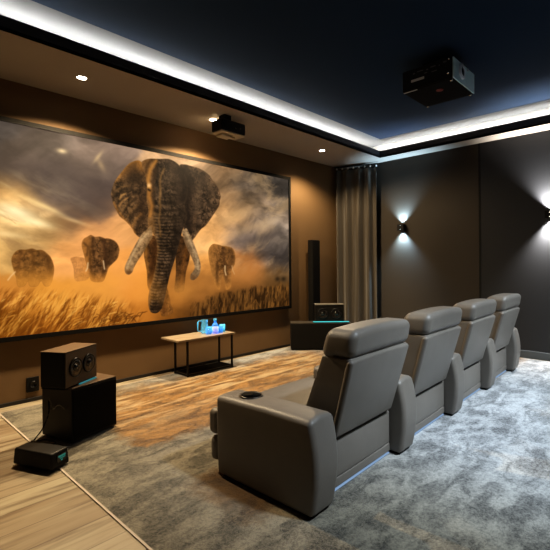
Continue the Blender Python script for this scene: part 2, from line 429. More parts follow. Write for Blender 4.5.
def paint():
    W, Hh = 960, 410
    xs = np.linspace(SX0, SX1, W); zs = np.linspace(SZ0, SZ1, Hh)
    S, Tt = np.meshgrid(xs, zs)
    D = np.stack([S, np.full_like(S, SY), Tt-CH], -1)
    dep = D@_F; U = CU0+CF*(D@CR)/dep; V = CV0-CF*(D@CUp)/dep
    # value noise
    def vnoise(a, b, seed):
        r = np.random.default_rng(seed); L = 256; g = r.random((L, L))
        ai, bi = np.floor(a).astype(int), np.floor(b).astype(int); fa, fb = a-ai, b-bi
        fa, fb = fa*fa*(3-2*fa), fb*fb*(3-2*fb)
        q = lambda i, j: g[i % L, j % L]
        return (q(ai, bi)*(1-fa)+q(ai+1, bi)*fa)*(1-fb)+(q(ai, bi+1)*(1-fa)+q(ai+1, bi+1)*fa)*fb
    def fbm(a, b, seed, o=5):
        t = 0; w = .5; n = 0
        for k in range(o):
            t = t+w*vnoise(a*2**k, b*2**k, seed+k); n += w; w *= .55
        return t/n
    def sst(v, a, b):
        t = np.clip((v-a)/(b-a), 0, 1); return t*t*(3-2*t)
    # --- backdrop: colours read off the picture, blended softly, then broken up by cloud noise
    pts = [(-60,130,105,96,88),(-60,180,150,120,80),(-60,230,215,175,115),(-60,290,180,122,58),(-60,330,120,74,28),
     (0,128,108,98,90),(50,138,126,110,97),(100,150,128,110,96),(20,160,120,104,91),(60,180,104,90,82),(90,200,96,82,76),(100,214,112,88,74),(60,202,108,93,84),
     (0,185,190,150,98),(20,200,196,156,103),(18,214,238,208,155),(38,216,225,188,132),(0,230,205,168,115),(30,235,190,150,98),(75,212,110,90,78),
     (60,225,196,148,98),(100,235,232,168,108),(120,225,230,170,110),(70,250,233,168,103),(130,270,228,160,90),(150,290,216,146,72),(170,230,215,155,95),
     (0,250,205,164,105),(0,285,190,130,64),(0,325,120,74,26),(50,300,204,142,66),(50,320,150,94,36),(100,303,208,146,70),(105,322,128,80,32),(150,308,176,114,50),(110,290,214,150,76),
     (190,165,175,142,108),(225,180,166,132,97),(250,190,120,104,88),(270,186,84,77,70),(285,200,70,66,63),(240,215,190,150,106),(225,215,182,140,95),(255,226,108,91,77),(270,214,128,110,92),(285,230,134,120,106),(250,240,95,84,77),(275,250,84,77,74),(282,266,80,72,66),(215,240,188,142,92),(250,268,158,108,64),(240,280,165,113,62),(270,284,100,76,48),(286,284,118,84,46),(260,296,88,63,36),(240,301,78,54,30),(215,302,84,57,31),(282,303,66,47,26),(205,280,188,132,72),(190,290,150,102,54),(188,308,96,64,32),(262,255,95,82,74)]
    n1 = fbm(S*1.6+3, Tt*2.6+1, 3)-.5; n2 = fbm(S*1.6+9, Tt*2.6+7, 23)-.5
    Uw, Vw = U+n1*40, V+n2*34
    wsum = np.zeros_like(U); acc = np.zeros((*U.shape, 3))
    for (a, b, r, g, bl) in pts:
        w = np.exp(-((Uw-a)**2/(2*13.**2)+(Vw-b)**2/(2*10.**2)))+1e-9/(1+(U-a)**2+(V-b)**2)
        wsum += w
        for c, val in enumerate((r, g, bl)): acc[..., c] += w*val
    img = acc/wsum[..., None]/255
    sky = 1-sst(V, 262, 284)
    # diagonal billows
    wx = fbm(S*1.1+5, Tt*1.6, 51)*1.6
    c1 = fbm((S*.9+Tt*.7)*1.9+wx, (Tt*1.5-S*.45)*2.6+wx, 71, 6)-.5
    amp = np.where(U < 110, .30, .42)*sky*(1-.75*np.exp(-((U-115)**2/(2*40**2)+(V-255)**2/(2*34**2))))
    img *= (1+amp*3.2*np.clip(c1, -.28, .28))[..., None]
    along = fbm((S*.93-Tt*.42)*1.3+wx*.25, (Tt*.93+S*.42)*6.5+wx*.8, 91, 6)
    glow = sst(along, .50, .72)*sky*(np.exp(-((U-16)**2/(2*34**2)+(V-212)**2/(2*20**2))))
    glow2 = sst(fbm((S*.9+Tt*.5)*1.7+wx*.5, (Tt*.9-S*.45)*4.+wx, 97, 6), .50, .74)*sky*sst(U, 215, 250)
    shade2 = sst(fbm((S*.9+Tt*.5)*1.5+wx*.5+8, (Tt*.9-S*.45)*3.6+wx, 197, 6), .5, .72)*sky*sst(U, 225, 262)
    def over(mask, col, k=1.):
        a = (np.clip(mask, 0, 1)*k)[..., None]
        img[:] = img*(1-a)+np.array(col)/255*a
    bank = sst(V+n1*26, 150, 172)*(1-sst(V+n1*30+n2*16, np.interp(U, [-60, 0, 60, 100, 125], [150, 168, 196, 216, 204]), np.interp(U, [-60, 0, 60, 100, 125], [176, 190, 214, 228, 214])))*(1-sst(U, 112, 150))
    over(bank, (92, 79, 72), .45)
    dap = sst(fbm((S*.93-Tt*.42)*3.0+wx*.6, (Tt*.93+S*.42)*9+wx, 611, 5), .50, .66)*sky*np.exp(-((U-10)**2/(2*44**2)+(V-225)**2/(2*20**2)))
    over(dap, (140, 108, 76), .5)
    over(glow, (250, 226, 172), .7); over(glow2, (205, 172, 130), .5); over(shade2, (62, 57, 54), .6)
    spot = lambda u, v, su, sv, rot=0: np.exp(-((((U-u)*math.cos(rot)+(V-v)*math.sin(rot))/su)**2+((-(U-u)*math.sin(rot)+(V-v)*math.cos(rot))/sv)**2)/2)
    over(spot(62, 151, 3.5, 1.7, .2), (245, 215, 165), .85); over(spot(98, 157, 5, 1.4, -.9), (215, 185, 140), .6); over(spot(101, 165, 2, 5, -.5), (205, 175, 130), .45)
    over(spot(17, 212, 14, 4, .35), (255, 238, 190), .8); over(spot(34, 222, 12, 2.4, .25), (255, 232, 180), .8); over(spot(48, 208, 20, 1.6, .42), (245, 212, 150), .7)
    over(spot(6, 234, 16, 2.2, .15), (245, 215, 160), .5); over(spot(72, 220, 10, 1.3, .3), (240, 200, 145), .5)
    over(spot(250, 228, 16, 3, -.35), (205, 172, 130), .4); over(spot(272, 222, 12, 2.2, -.5), (190, 165, 135), .45); over(spot(237, 215, 14, 5, -.4), (215, 175, 125), .5)
    over(spot(70, 215, 10, 3, .3), (92, 78, 74), .5); over(spot(262, 238, 16, 3, -.25), (80, 72, 70), .5)
    over(spot(197, 247, 12, 10), (226, 184, 130), .45)
    # --- polygons
    def cr(P, n=5):
        P = np.array(P, float); o = []
        for i in range(len(P)):
            p0, p1, p2, p3 = P[i-1], P[i], P[(i+1) % len(P)], P[(i+2) % len(P)]
            for k in range(n):
                t = k/n
                o.append(.5*(2*p1+(p2-p0)*t+(2*p0-5*p1+4*p2-p3)*t*t+(3*p1-p0-3*p2+p3)*t**3))
        return np.array(o)
    def sdf(P, sm=True):
        """signed distance (inside positive) in traced pixels; far field is clipped"""
        P = cr(P) if sm else np.array(P, float)
        out = np.full(U.shape, -30.)
        lo, hi = P.min(0)-9, P.max(0)+9
        sel = (U > lo[0]) & (U < hi[0]) & (V > lo[1]) & (V < hi[1])
        u, v = U[sel], V[sel]; d = np.full(u.shape, 1e9); ins = np.zeros(u.shape, bool)
        for (a, b) in zip(P, np.roll(P, -1, 0)):
            e = b-a; L = e@e+1e-9
            t = np.clip(((u-a[0])*e[0]+(v-a[1])*e[1])/L, 0, 1)
            d = np.minimum(d, (u-a[0]-t*e[0])**2+(v-a[1]-t*e[1])**2)
            c = (a[1] > v) != (b[1] > v)
            with np.errstate(divide='ignore', invalid='ignore'):
                ins ^= c & (u < (b[0]-a[0])*(v-a[1])/(b[1]-a[1]+1e-12)+a[0])
        out[sel] = np.where(ins, 1, -1)*np.sqrt(d)
        return out
    fine = fbm(S*26, Tt*26, 131, 4)-.5; mid = fbm(S*9, Tt*9, 151, 4)-.5
    crack = sst(1-np.abs(fbm(S*15+1.3*mid, Tt*19, 501, 3)*2-1), .80, .97)
    crack2 = sst(1-np.abs(fbm(S*30, Tt*22+2*mid, 531, 2)*2-1), .82, .97)
    def body(P, col, rim=(215, 150, 75), rimk=.0, soft=.7, k=1., dark=.0, edge=3., tx=1.):
        d = sdf(P); m = sst(d, -soft, soft)
        tex = (1+tx*(1.2*fine+.6*mid))*(1-tx*(.34*crack+.22*crack2))*(1+.12*tx)
        sh = 1-dark*np.exp(-np.clip(d, 0, None)/edge)
        a = (m*k)[..., None]
        img[:] = img*(1-a)+(np.array(col)/255)*(tex*sh)[..., None]*a
        if rimk: over(m*np.exp(-np.clip(d, 0, None)/1.6), rim, rimk)
        return d, m
    def line(P, w, col, k=1., clip=None):
        """soft stroke along a polyline"""
        P = np.array(P, float)
        lo, hi = P.min(0)-w*3-2, P.max(0)+w*3+2
        sel = (U > lo[0]) & (U < hi[0]) & (V > lo[1]) & (V < hi[1])
        if not sel.any(): return
        u, v = U[sel], V[sel]; d = np.full(u.shape, 1e9)
        for a, b in zip(P, P[1:]):
            e = b-a; L = e@e+1e-9; t = np.clip(((u-a[0])*e[0]+(v-a[1])*e[1])/L, 0, 1)
            d = np.minimum(d, (u-a[0]-t*e[0])**2+(v-a[1]-t*e[1])**2)
        a = np.exp(-d/(2*w*w))*k
        if clip is not None: a = a*clip[sel]
        img[sel] = img[sel]*(1-a[:, None])+np.array(col)/255*a[:, None]
    # distant elephants
    dust = lambda v0, v1: 1-sst(V+mid*8, v0, v1)
    eB2 = [(70.5,259),(74,257),(78.4,257),(86.4,259),(90,266),(89,278),(82,281),(75,280),(73.5,268)]
    d, m = body(eB2, (160, 110, 64), k=.6, tx=.35)
    eA = [(11.4,260),(14,253.5),(19,249.8),(26,249.6),(32,248.6),(37,250),(42,250),(47,253.5),(51,258),(54,267),(53,277),(50,285),(45,286),(41,281),(37,286),(30,286),(28,281),(24,286),(18,286),(16,277),(13.6,270)]
    d, m = body(eA, (128, 90, 50), rim=(190, 132, 66), rimk=.35, dark=.15, tx=.5)
    line([(21,252),(19,262),(17,272)], 1.6, (98, 66, 36), .55, m); line([(32,250),(34,264),(31,280)], 1.4, (100, 68, 36), .5, m); line([(44,254),(49,264),(49,278)], 2.2, (92, 62, 34), .45, m)
    over(m*sst(V, 262, 285), (205, 142, 66), .75)
    line([(15,272),(11,276),(8,280)], .6, (222, 182, 130), .75)
    eB = [(81.8,245),(83.5,239.5),(88,236.5),(91,235),(95,236.8),(100,236.6),(105,238.5),(108,238.4),(114,240.5),(118,245),(119.3,250.5),(117.3,258.5),(112,264),(108.5,268),(106,275),(103,281),(97,282),(91,280),(88.5,270),(86,262),(84.2,255)]
    d, m = body(eB, (104, 74, 46), rim=(222, 160, 88), rimk=.25, dark=.1, tx=.7)
    over(m*(1-sst(U+mid*5, 86, 95)), (188, 128, 66), .6)
    line([(104,240),(105,250),(106,262),(103,276)], 1.6, (62, 42, 28), .6, m); line([(111,243),(113,252),(110,262)], 2.6, (78, 55, 36), .5, m); line([(93,238),(92,246),(94,256)], 1., (70, 48, 30), .5, m)
    line([(84,243),(88,247),(87,255)], .9, (84, 58, 34), .6, m); line([(90,252),(90,264),(93,276)], .8, (76, 52, 30), .55, m)
    over(m*sst(V, 268, 282), (206, 140, 66), .7)
    line([(88,263),(87.5,268),(86,271)], .5, (224, 190, 145), .7); line([(103.3,261),(104,266),(104.5,269)], .55, (222, 188, 145), .75)
    eC = [(208.5,252),(210,247),(213.4,244),(218,244.6),(222,245.8),(227,246.4),(231.9,248),(234.4,252),(235.3,257),(234.4,264.5),(231.5,269.7),(231.2,278),(230.8,287),(226,289.5),(224.4,281),(222.5,276.5),(221,281),(219.8,289.5),(215.9,287),(213.5,279),(211.6,271),(209.5,261)]
    d, m = body(eC, (122, 86, 50), rim=(214, 160, 92), rimk=.35, tx=.6)
    over(m*(1-sst(U+mid*6, 210, 220)), (176, 124, 68), .55)
    line([(223,248),(224,258),(225,266),(227,282)], 1.4, (66, 46, 30), .6, m); line([(231,251),(232.5,258),(229.5,267)], 2.2, (74, 52, 34), .55, m); line([(217.5,262),(217,274),(217.5,286)], .9, (70, 48, 28), .5, m)
    over(m*sst(V, 274, 291), (182, 126, 66), .65)
    line([(225,266),(225,271),(226,275)], .5, (224, 194, 150), .8); line([(232,266),(233,271),(234.5,274)], .4, (210, 176, 135), .6)
    over(spot(250, 266, 9, 9), (168, 114, 66), .55); over(spot(246, 276, 14, 7), (176, 122, 68), .5); over(spot(252, 258, 3, 8), (160, 110, 68), .4)
    # --- the great bull, seen head on
    legR = [(176,236),(188,241),(190,252),(189,261),(186,272),(184.5,284),(183,291),(175,291),(175.5,280),(176,268)]
    d, m = body(legR, (76, 52, 31), k=.98, tx=.6); over(m*sst(V, 262, 292), (176, 122, 60), .4); line([(187,246),(184,262),(181,284)], 1.5, (150, 98, 48), .4, m)
    legL = [(144,253),(146,243),(150,236),(158,238),(159,252),(156,266),(154,280),(150,290),(147.5,285),(147,272),(145.2,262)]
    d, m = body(legL, (86, 58, 33), k=.98, tx=.6); line([(146,246),(146,258),(148,272)], 1.2, (176, 122, 60), .5, m); line([(155,244),(153,262),(151,282)], 1.8, (58, 36, 20), .6, m); over(m*sst(V, 268, 292), (196, 132, 60), .3)
    foot = [(160,298),(164,291),(167,288),(169.2,296),(171,304),(173,312),(168,315),(161,315)]
    d, m = body(foot, (104, 70, 38), k=.97, tx=.6); over(m*sst(V, 302, 316), (170, 114, 56), .25); line([(164,292),(165,302),(164,312)], 1.4, (84, 52, 28), .55, m)
    over(spot(184, 290, 9, 6), (206, 146, 76), .5); over(spot(178, 300, 6, 6), (190, 130, 64), .45); over(spot(138, 294, 10, 7), (222, 152, 74), .35)
    earR = [(179.8,165.4),(185,164.6),(190.6,166),(199.5,168.6),(208.4,174.4),(213.5,181.4),(218.6,189.2),(220.6,195.7),(219.6,200.5),(218.8,205.9),(212.3,216),(206,225),(200.5,229.6),(194,238.4),(189,243),(185.5,238),(183,222),(184,205),(185,190),(182,175)]
    d, m = body(earR, (84, 66, 50), rim=(150, 112, 74), rimk=.35, dark=.0)
    sw = .5+.5*np.sin((U*.55+V*.32)*.55+fbm(S*4, Tt*4, 201)*9)
    over(m*sst(sw, .35, 1), (52, 41, 33), .45)
    line([(184,170),(189,180),(188,195),(186,210),(188,228)], 3.6, (38, 29, 24), .8, m); line([(200,186),(197,198),(198,212)], 3, (104, 84, 64), .45, m); line([(194,172),(204,180),(210,192)], 2, (60, 47, 37), .5, m)
    line([(207,180),(213,192),(210,205)], 1.6, (106, 84, 62), .4, m); line([(206,200),(210,206)], 1.1, (48, 38, 30), .6, m); line([(196,215),(193,228)], 1.4, (100, 76, 54), .4, m)
    earL = [(137.7,160.6),(132,162.2),(127.5,165.3),(121.4,172.5),(116.5,179),(113.6,184),(111,193.7),(112.2,199.5),(114,206),(117.5,212.5),(120,216.5),(126.8,222),(132.3,228.5),(135.2,233.6),(140.5,237.4),(146,232.5),(149,224),(149.5,210),(148,198),(149,182),(146.5,171),(142,163)]
    d, m = body(earL, (92, 70, 48), rim=(205, 140, 70), rimk=.0)
    over(m*np.exp(-np.clip(d, 0, None)/2.)*(1-sst(V, 176, 186)), (206, 142, 68), .8)
    over(m*spot(128, 171, 8, 4, -.7), (170, 118, 62), .55)
    over(m*spot(134, 175, 7, 9, .2), (54, 40, 28), .7); over(m*spot(143, 208, 5, 16), (62, 44, 30), .7); over(m*spot(141, 165, 3.5, 5), (176, 122, 62), .6)
    for (a, b, w, c, k) in (((118,190),(128,186),1.,(122,92,58),.5),((120,199),(125,194),.8,(178,134,82),.75),((119.5,206),(127,198),.9,(170,126,78),.75),((122,212),(133,200),1.3,(128,96,60),.5),((127,218),(138,205),1.3,(120,88,54),.5),((133,226),(141,214),1.2,(150,106,60),.5),((116,196),(132,188),1.,(58,44,32),.5),((117,204),(134,193),1.,(56,42,30),.55),((122,215),(136,198),1.,(54,40,28),.6),((129,222),(140,206),1.2,(52,38,26),.6),((136,232),(143,218),1.2,(56,40,26),.55)):
        line([a, ((a[0]+b[0])/2-1, (a[1]+b[1])/2-1.2), b], w, c, k, m)
    line([(113.5,203),(118,211),(124,219),(131,226),(135,233)], 1., (176, 120, 60), .5, m)
    head = [(141.8,163),(145,160),(150,158.8),(159.5,159),(166,158.8),(171.5,160),(177.5,163.8),(181.7,169),(185,176),(187,183),(187.4,193),(185.5,201),(184.5,207),(186.5,215),(185.5,222),(182,232),(180,240),(177.7,248.5),(174.3,260.5),(170,274),(167.2,286),(164.5,298.6),(161,309),(156.3,313),(151,312),(148.9,307),(148.4,300),(149.5,291),(152.3,281.5),(155,269.5),(156.6,258.6),(157.2,247.7),(155.4,238),(151,230),(147.8,224),(148.4,211),(146.6,200),(146.8,184),(144.4,173)]
    d, m = body(head, (70, 56, 43), rim=(150, 108, 64), rimk=.1)
    # light falls from the left, wrinkles cross the trunk
    axis = np.interp(V, [158,200,235,250,270,290,312], [165,167,167.5,167,163,157.5,155]); half = np.interp(V, [158,185,205,235,260,290,312], [17,20,19,13,9.5,8,6])
    rel = (U-axis)/half
    over(m*(1-sst(rel+mid*.5, -1.0, -.45)), (170, 120, 66), .5)
    over(m*sst(rel, .1, 1.05), (46, 36, 29), .62)
    ph = (V-1.8*np.sqrt(np.clip(1-rel**2, 0, 1))*2.2)*np.interp(V, [170,215,260,312], [.85,.85,1.05,1.2])
    wr = .5+.5*np.sin(ph+fbm(S*5, Tt*5, 231)*3.2)
    zone = m*sst(V, 186, 212)*sst(1.02-np.abs(rel), 0, .4)
    over(zone*sst(wr, .45, .95), (36, 27, 20), .55); over(zone*sst(1-wr, .7, 1)*(1-sst(rel, -.3, .6)), (140, 106, 68), .22)
    line([(164,169),(161,176),(160,183),(160.5,192),(159.5,203)], 1.0, (172, 128, 76), .5, m); line([(160.5,205),(159,220),(160.5,236)], .9, (150, 110, 64), .5, m)
    line([(156,161),(150,170),(148,181),(150,190)], 1.5, (190, 134, 68), .7, m); line([(151,160),(147,166),(146,172)], 1.2, (66, 46, 28), .6, m); line([(156,170),(153,182),(154,196),(152,210)], 1.5, (66, 48, 32), .6, m)
    line([(149.5,186),(149,196),(152,206),(150,216)], 1.4, (186, 128, 64), .6, m); over(m*spot(149, 185.5, 1.6, 1.6), (250, 205, 150), .7); line([(148.5,189.5),(150,190.5)], .9, (28, 20, 14), .8, m)
    line([(170,163),(176,172),(179,186),(178,200)], 2.4, (66, 52, 41), .55, m); over(m*spot(169, 176, 5, 9), (104, 84, 64), .35); line([(183,176),(185,188),(183,200)], 2, (40, 31, 26), .55, m)
    over(m*spot(157, 309, 5, 4), (44, 31, 22), .55); over(m*spot(166, 219, 8, 4), (104, 82, 60), .3)
    tl = [(151,227),(147,229.5),(142,234),(138,240),(134.5,246.5),(131,253),(128.2,259),(125.6,264.5),(124.6,269.5),(126,273.5),(129,274.6),(132.3,272),(134,267.5),(137.5,261),(142.3,254),(146,247.5),(149.5,241.5),(152.5,236)]
    d, m = body(tl, (148, 118, 84), k=1, tx=.45); over(m*spot(129, 273, 4, 2.4), (96, 66, 40), .85); line([(149.5,231),(140,241),(131,258),(127,268)], 1.0, (204, 172, 128), .5, m); line([(151.5,237),(144,250),(135,266)], 1.3, (112, 84, 54), .6, m); over(m*sst(-V, -236, -228), (120, 90, 58), .5)
    tr = [(182,231.5),(184.5,229),(187,228.8),(190,235),(193.3,242),(196,249),(198.2,255.5),(200.4,263),(200.6,269),(199,275),(195.5,279),(192.4,280),(190.3,278.4),(190.8,274.5),(193,271.5),(194.6,268),(193.6,262),(190.8,255.5),(187.3,248.5),(184.3,241)]
    d, m = body(tr, (142, 116, 86), k=1, tx=.45); line([(186,232),(192,246),(197.6,260),(198,269)], .8, (194, 166, 128), .45, m); over(m*spot(193.5, 277.5, 3.5, 2.6), (104, 74, 48), .75); line([(183.5,238),(189,250),(194,264)], 1.1, (104, 78, 54), .55, m)
    # --- dust and grass
    fog = sst(fbm(S*3.2, Tt*4.5, 301), .38, .7)
    over(fog*np.exp(-((U-135)**2/(2*36**2)+(V-296)**2/(2*13**2))), (222, 156, 80), .35)
    over(fog*np.exp(-((U-66)**2/(2*46**2)+(V-285)**2/(2*7**2))), (228, 160, 78), .6)
    over(fog*np.exp(-((U-212)**2/(2*16**2)+(V-292)**2/(2*6**2))), (176, 122, 64), .5)
    r = np.random.default_rng(5)
    gl = lambda u: np.interp(u, [-110, 0, 60, 125, 150], [284, 286, 288, 298, 306])
    bot = lambda u: 337-.1007*u
    blade = fbm((S*.80-Tt*.60)*34, (Tt*.80+S*.60)*5.5, 401, 4)          # leaning blades, dense and soft
    blade2 = fbm((S*.95-Tt*.32)*52, (Tt*.95+S*.32)*8, 431, 3)
    gz = sst(V, gl(U)-3, gl(U)+12)*(1-sst(U, 112, 150))
    low = sst(V, gl(U)+8, bot(U))
    over(gz*sst(blade, .50, .70), (112, 66, 24), .62); over(gz*sst(1-blade, .53, .72), (232, 176, 92), .55)
    over(gz*sst(blade2, .52, .72)*(.35+.65*low), (84, 48, 18), .6); over(gz*low*sst(blade2, .3, .6), (120, 72, 28), .45)
    tones = [(226,170,86),(206,142,62),(240,192,112),(140,86,32),(98,58,22),(120,72,26),(186,122,50)]
    for i in range(420):
        u = r.uniform(-100, 122); lo, hi = gl(u)+6, bot(u)+3
        if hi < lo: continue
        v = lo+(hi-lo)*r.random()**.8; f = (v-lo)/(hi-lo+1e-6)
        L = r.uniform(5, 11)*(.55+.7*f); a = r.normal(.72, .28)
        du, dv = L*math.sin(a), -L*math.cos(a)*.8
        line([(u, v), (u+du*.5, v+dv*.62), (u+du, v+dv)], r.uniform(.25, .5), tones[r.integers(len(tones))] if f > .35 else tones[r.integers(4)], r.uniform(.2, .5))
    for i in range(34):
        u = r.uniform(92, 140); v = bot(u)-r.uniform(0, 8)
        a = r.normal(.3, 1.); line([(u, v), (u+4*math.sin(a), v-4), (u+8*math.sin(a*1.3), v-5)], .35, (92, 56, 24), .5)
    top2 = np.interp(U, [184, 200, 230, 262, 290], [308, 300, 291, 286, 283])
    rz = sst(V+mid*10, top2-2, top2+4)*sst(U, 186, 205)
    tuft = fbm((S-Tt*.08)*30, Tt*9, 451, 4)
    over(rz, (92, 66, 38), .55); over(rz*sst(tuft, .48, .7), (44, 31, 18), .65); over(rz*sst(1-tuft, .54, .72), (150, 106, 56), .5)
    for i in range(150):
        u = r.uniform(190, 290); hb = bot(u)+2; v = r.uniform(np.interp(u, [184, 230, 290], [308, 293, 285]), hb)
        a = r.normal(.05, .3); L = r.uniform(2, 4)
        line([(u, v), (u+L*math.sin(a), v-L*math.cos(a))], r.uniform(.25, .45), [(130,90,48),(60,42,24),(44,31,18),(150,104,56),(84,58,32)][r.integers(5)], r.uniform(.25, .55))
    for u0 in (277.5, 283.5): over(spot(u0, 279, 1.8, 1.8), (52, 42, 30), .8)
    lum = img.mean(-1, keepdims=True)
    img[:] = lum+(img-lum)*1.02
    img[:] = np.clip(.40+(img-.42)*1.08, 0.012, 1)
    lin = np.where(img <= .04045, img/12.92, ((img+.055)/1.055)**2.4)
    co = np.stack([S, np.full_like(S, 0.), Tt], -1).reshape(-1, 3).astype(np.float32)
    idx = np.arange(W*Hh).reshape(Hh, W)
    quads = np.stack([idx[:-1, :-1], idx[:-1, 1:], idx[1:, 1:], idx[1:, :-1]], -1).reshape(-1, 4).astype(np.int32)
    me = bpy.data.meshes.new('picture')
    me.vertices.add(len(co)); me.vertices.foreach_set('co', co.ravel())
    me.loops.add(quads.size); me.loops.foreach_set('vertex_index', quads.ravel())
    me.polygons.add(len(quads)); me.polygons.foreach_set('loop_start', np.arange(0, quads.size, 4, dtype=np.int32))
    try: me.polygons.foreach_set('loop_total', np.full(len(quads), 4, np.int32))
    except Exception: pass
    me.update(calc_edges=True)
    at = me.color_attributes.new('picture_colour', 'FLOAT_COLOR', 'POINT')
    rgba = np.concatenate([lin.reshape(-1, 3), np.ones((W*Hh, 1))], 1).astype(np.float32)
    at.data.foreach_set('color', rgba.ravel())
    return me

ps = thing('projection_screen', 'wide wall screen showing elephants walking through golden dusty grass', 'screen', (0, SY, 0))
pm, nt, b = new_mat('projected_picture')
ca = N(nt, 'ShaderNodeVertexColor'); ca.layer_name = 'picture_colour'
b.inputs['Base Color'].default_value = (.004, .004, .004, 1); b.inputs['Roughness'].default_value = .8; b.inputs['Specular IOR Level'].default_value = 0
nt.links.new(ca.outputs['Color'], b.inputs['Emission Color']); b.inputs['Emission Strength'].default_value = 1.0
link_mesh('picture', paint(), pm, ps)
bm = NB()
fw = .042
for a in ((SX0-fw, SX1+fw, SZ1, SZ1+fw), (SX0-fw, SX1+fw, SZ0-fw, SZ0), (SX0-fw, SX0, SZ0, SZ1), (SX1, SX1+fw, SZ0, SZ1)):
    box(bm, a[0], a[1], -.012, .04, a[2], a[3])
obj('frame', bm, M['black_matte'], ps)
bm = NB(); box(bm, SX0, SX1, .004, .040, SZ0, SZ1); obj('backing', bm, M['black_matte'], ps)

# ------------------------------------------------------------------ recliners
PITCH, AW = .937, .178
def arm_bm(x0):
    bm = NB()
    def w(x, y, z):
        f = z/.49; t = (x-x0)/AW-.5
        rear = max(0, 1-(y+.0)/.30)
        y2 = y-.036*math.sin(PI*min(1, f**1.05))*rear
        z2 = z*(1-.05*max(0, y)/.7) + (.009*(1-4*t*t))*max(0, f-.6)/.4
        if rear > 0 and f > .75: z2 -= .012*rear*(f-.75)/.25*abs(t)*2
        x2 = x+t*.024*min(1, .45+f/.9)
        return (x2, y2, z2)
    return rbox(bm, x0, x0+AW, 0, .705, .012, .492, .027, 4, 7, w)
def arm_foot_bm(x0):
    return bbox(x0+.012, x0+AW-.012, .02, .66, 0, .02, .003)

def make_chair():
    t = thing('recliner', 'taupe leather cinema recliner nearest the viewer with cup holder on its armrest', 'recliner', (0, 0, 0), 0, 'recliners in the cinema row')
    L = M['leather']
    a = obj('armrest', arm_bm(0), L, t, True)
    obj('foot', arm_foot_bm(0), M['black_matte'], a)
    cx, cy, cz = .100, .515, .4860
    bm = NB(); lathe(bm, [(.068, -.004), (.069, .0015), (.067, .0035), (.062, .003), (.058, .0005), (.055, -.02)], 32, (cx, cy, cz), cap=False)
    c = obj('cup_holder', bm, M['cup_ring'], a, True)
    bm = NB(); lathe(bm, [(.001, .0012), (.059, .0014)], 32, (cx, cy, cz), cap=True)
    c2 = obj('cup_holder_shade', bm, M['black_matte'], a, True)  # flat dark disc stands in for the shade inside a cup hole
    # back: wedge body, rear panel and rolled headrest
    def bw(x, y, z):
        f = (z-.31)/(.755-.31); g = (y+.05)/.3
        yr = .046+(-.070-.046)*f; yf = .30+(.115-.30)*f
        wx = .312+(.326-.312)*max(0, f)
        return (.5765+(x-.5765)/.345*wx, yr+(yf-yr)*g, z)
    bm = NB(); rbox(bm, .2315, .9215, -.05, .25, .31, .750, .014, 3, 8, bw); obj('backrest', bm, L, t, True)
    def pw(x, y, z):
        f = (z-.305)/(.742-.305); wx = .318+.018*f
        s = (x-.5765)/.355
        bul = -.014*(1-s*s)*math.sin(PI*min(1, max(0, f)))
        return (.5765+s*wx, y+.052-.122*f+bul, z+.008*f*(1-s*s))
    bm = NB(); rbox(bm, 0.2215, .9315, -.012, .03, .305, .742, .02, 4, 8, pw); obj('back_panel', bm, L, t, True)
    def hw(x, y, z):
        s = (x-.575)/.335; f = (z-.746)/.150
        cr = .012*(1-s**2)
        return (x+.006*s*math.sin(PI*min(1, max(0, f))), y+.030*(1-f)*(1 if y > 0 else .25)-.018*f, z+cr*f-.012*(1-f)*(1 if y > .02 else 0))
    bm = NB(); rbox(bm, .2440, .9060, -.085, .108, .746, .896, .046, 6, 6, hw); obj('headrest', bm, L, t, True)
    # lower rear cover, plinth and its glow
    def lw(x, y, z):
        s = (x-.5575)/.38; f = (z-.04)/.25
        return (x, y-.010*(1-s*s)*math.sin(PI*min(1, max(0, f))), z)
    bm = NB(); rbox(bm, .183, .923, .068, .12, .075, .290, .014, 3, 6, lw); obj('rear_cover', bm, L, t, True)
    bm = NB(); rbox(bm, .183, .923, .066, .12, .022, .078, .010, 3, 4); obj('rear_skirt', bm, L, t, True)
    obj('base', bbox(.185, .923, .12, .66, .0, .26, .004), M['leather_dark'], t)
    obj('light_bar', bbox(.190, .921, .070, .084, .004, .014, .003, 1), M['led_white'], t)
    def sw(x, y, z):
        s = (x-.5575)/.37; q = (y-.48)/.3
        return (x, y, z+(.022*(1-s*s)*(1-q*q) if z > .33 else 0))
    bm = NB(); rbox(bm, .184, .923, .20, .745, .26, .395, .04, 4, 6, sw); obj('seat', bm, L, t, True)
    for z0, z1, yy in ((.222, .375, .800), (.066, .214, .785)):
        bm = NB(); rbox(bm, .004, .919, .708, yy, z0, z1, .035, 4, 6); obj('leg_rest', bm, L, t, True)
    return t

ROW0 = Vector((1.585, 1.300, .0062)); RANG = math.radians(1.7)
E1 = Vector((math.cos(RANG), math.sin(RANG), 0))
chair0 = make_chair()
chair0.location = ROW0; chair0.rotation_euler = (0, 0, RANG)
def dup(root):
    r = root.copy(); COL.objects.link(r)
    for ch in list(root.children):
        c = ch.copy(); COL.objects.link(c); c.parent = r
        for g in list(ch.children):
            d = g.copy(); COL.objects.link(d); d.parent = c
    return r
labs = ['taupe leather cinema recliner second in the row, behind the nearest one',
        'taupe leather cinema recliner third in the row, next to the last one',
        'taupe leather cinema recliner at the far end of the row beside the dark wall']
chairs = [chair0]
for k in range(1, 4):
    c = dup(chair0); c.location = ROW0+E1*(PITCH*k); c['label'] = labs[k-1]; chairs.append(c)
a = obj('armrest', arm_bm(PITCH), M['leather'], chairs[3], True)
obj('foot', arm_foot_bm(PITCH), M['black_matte'], a)

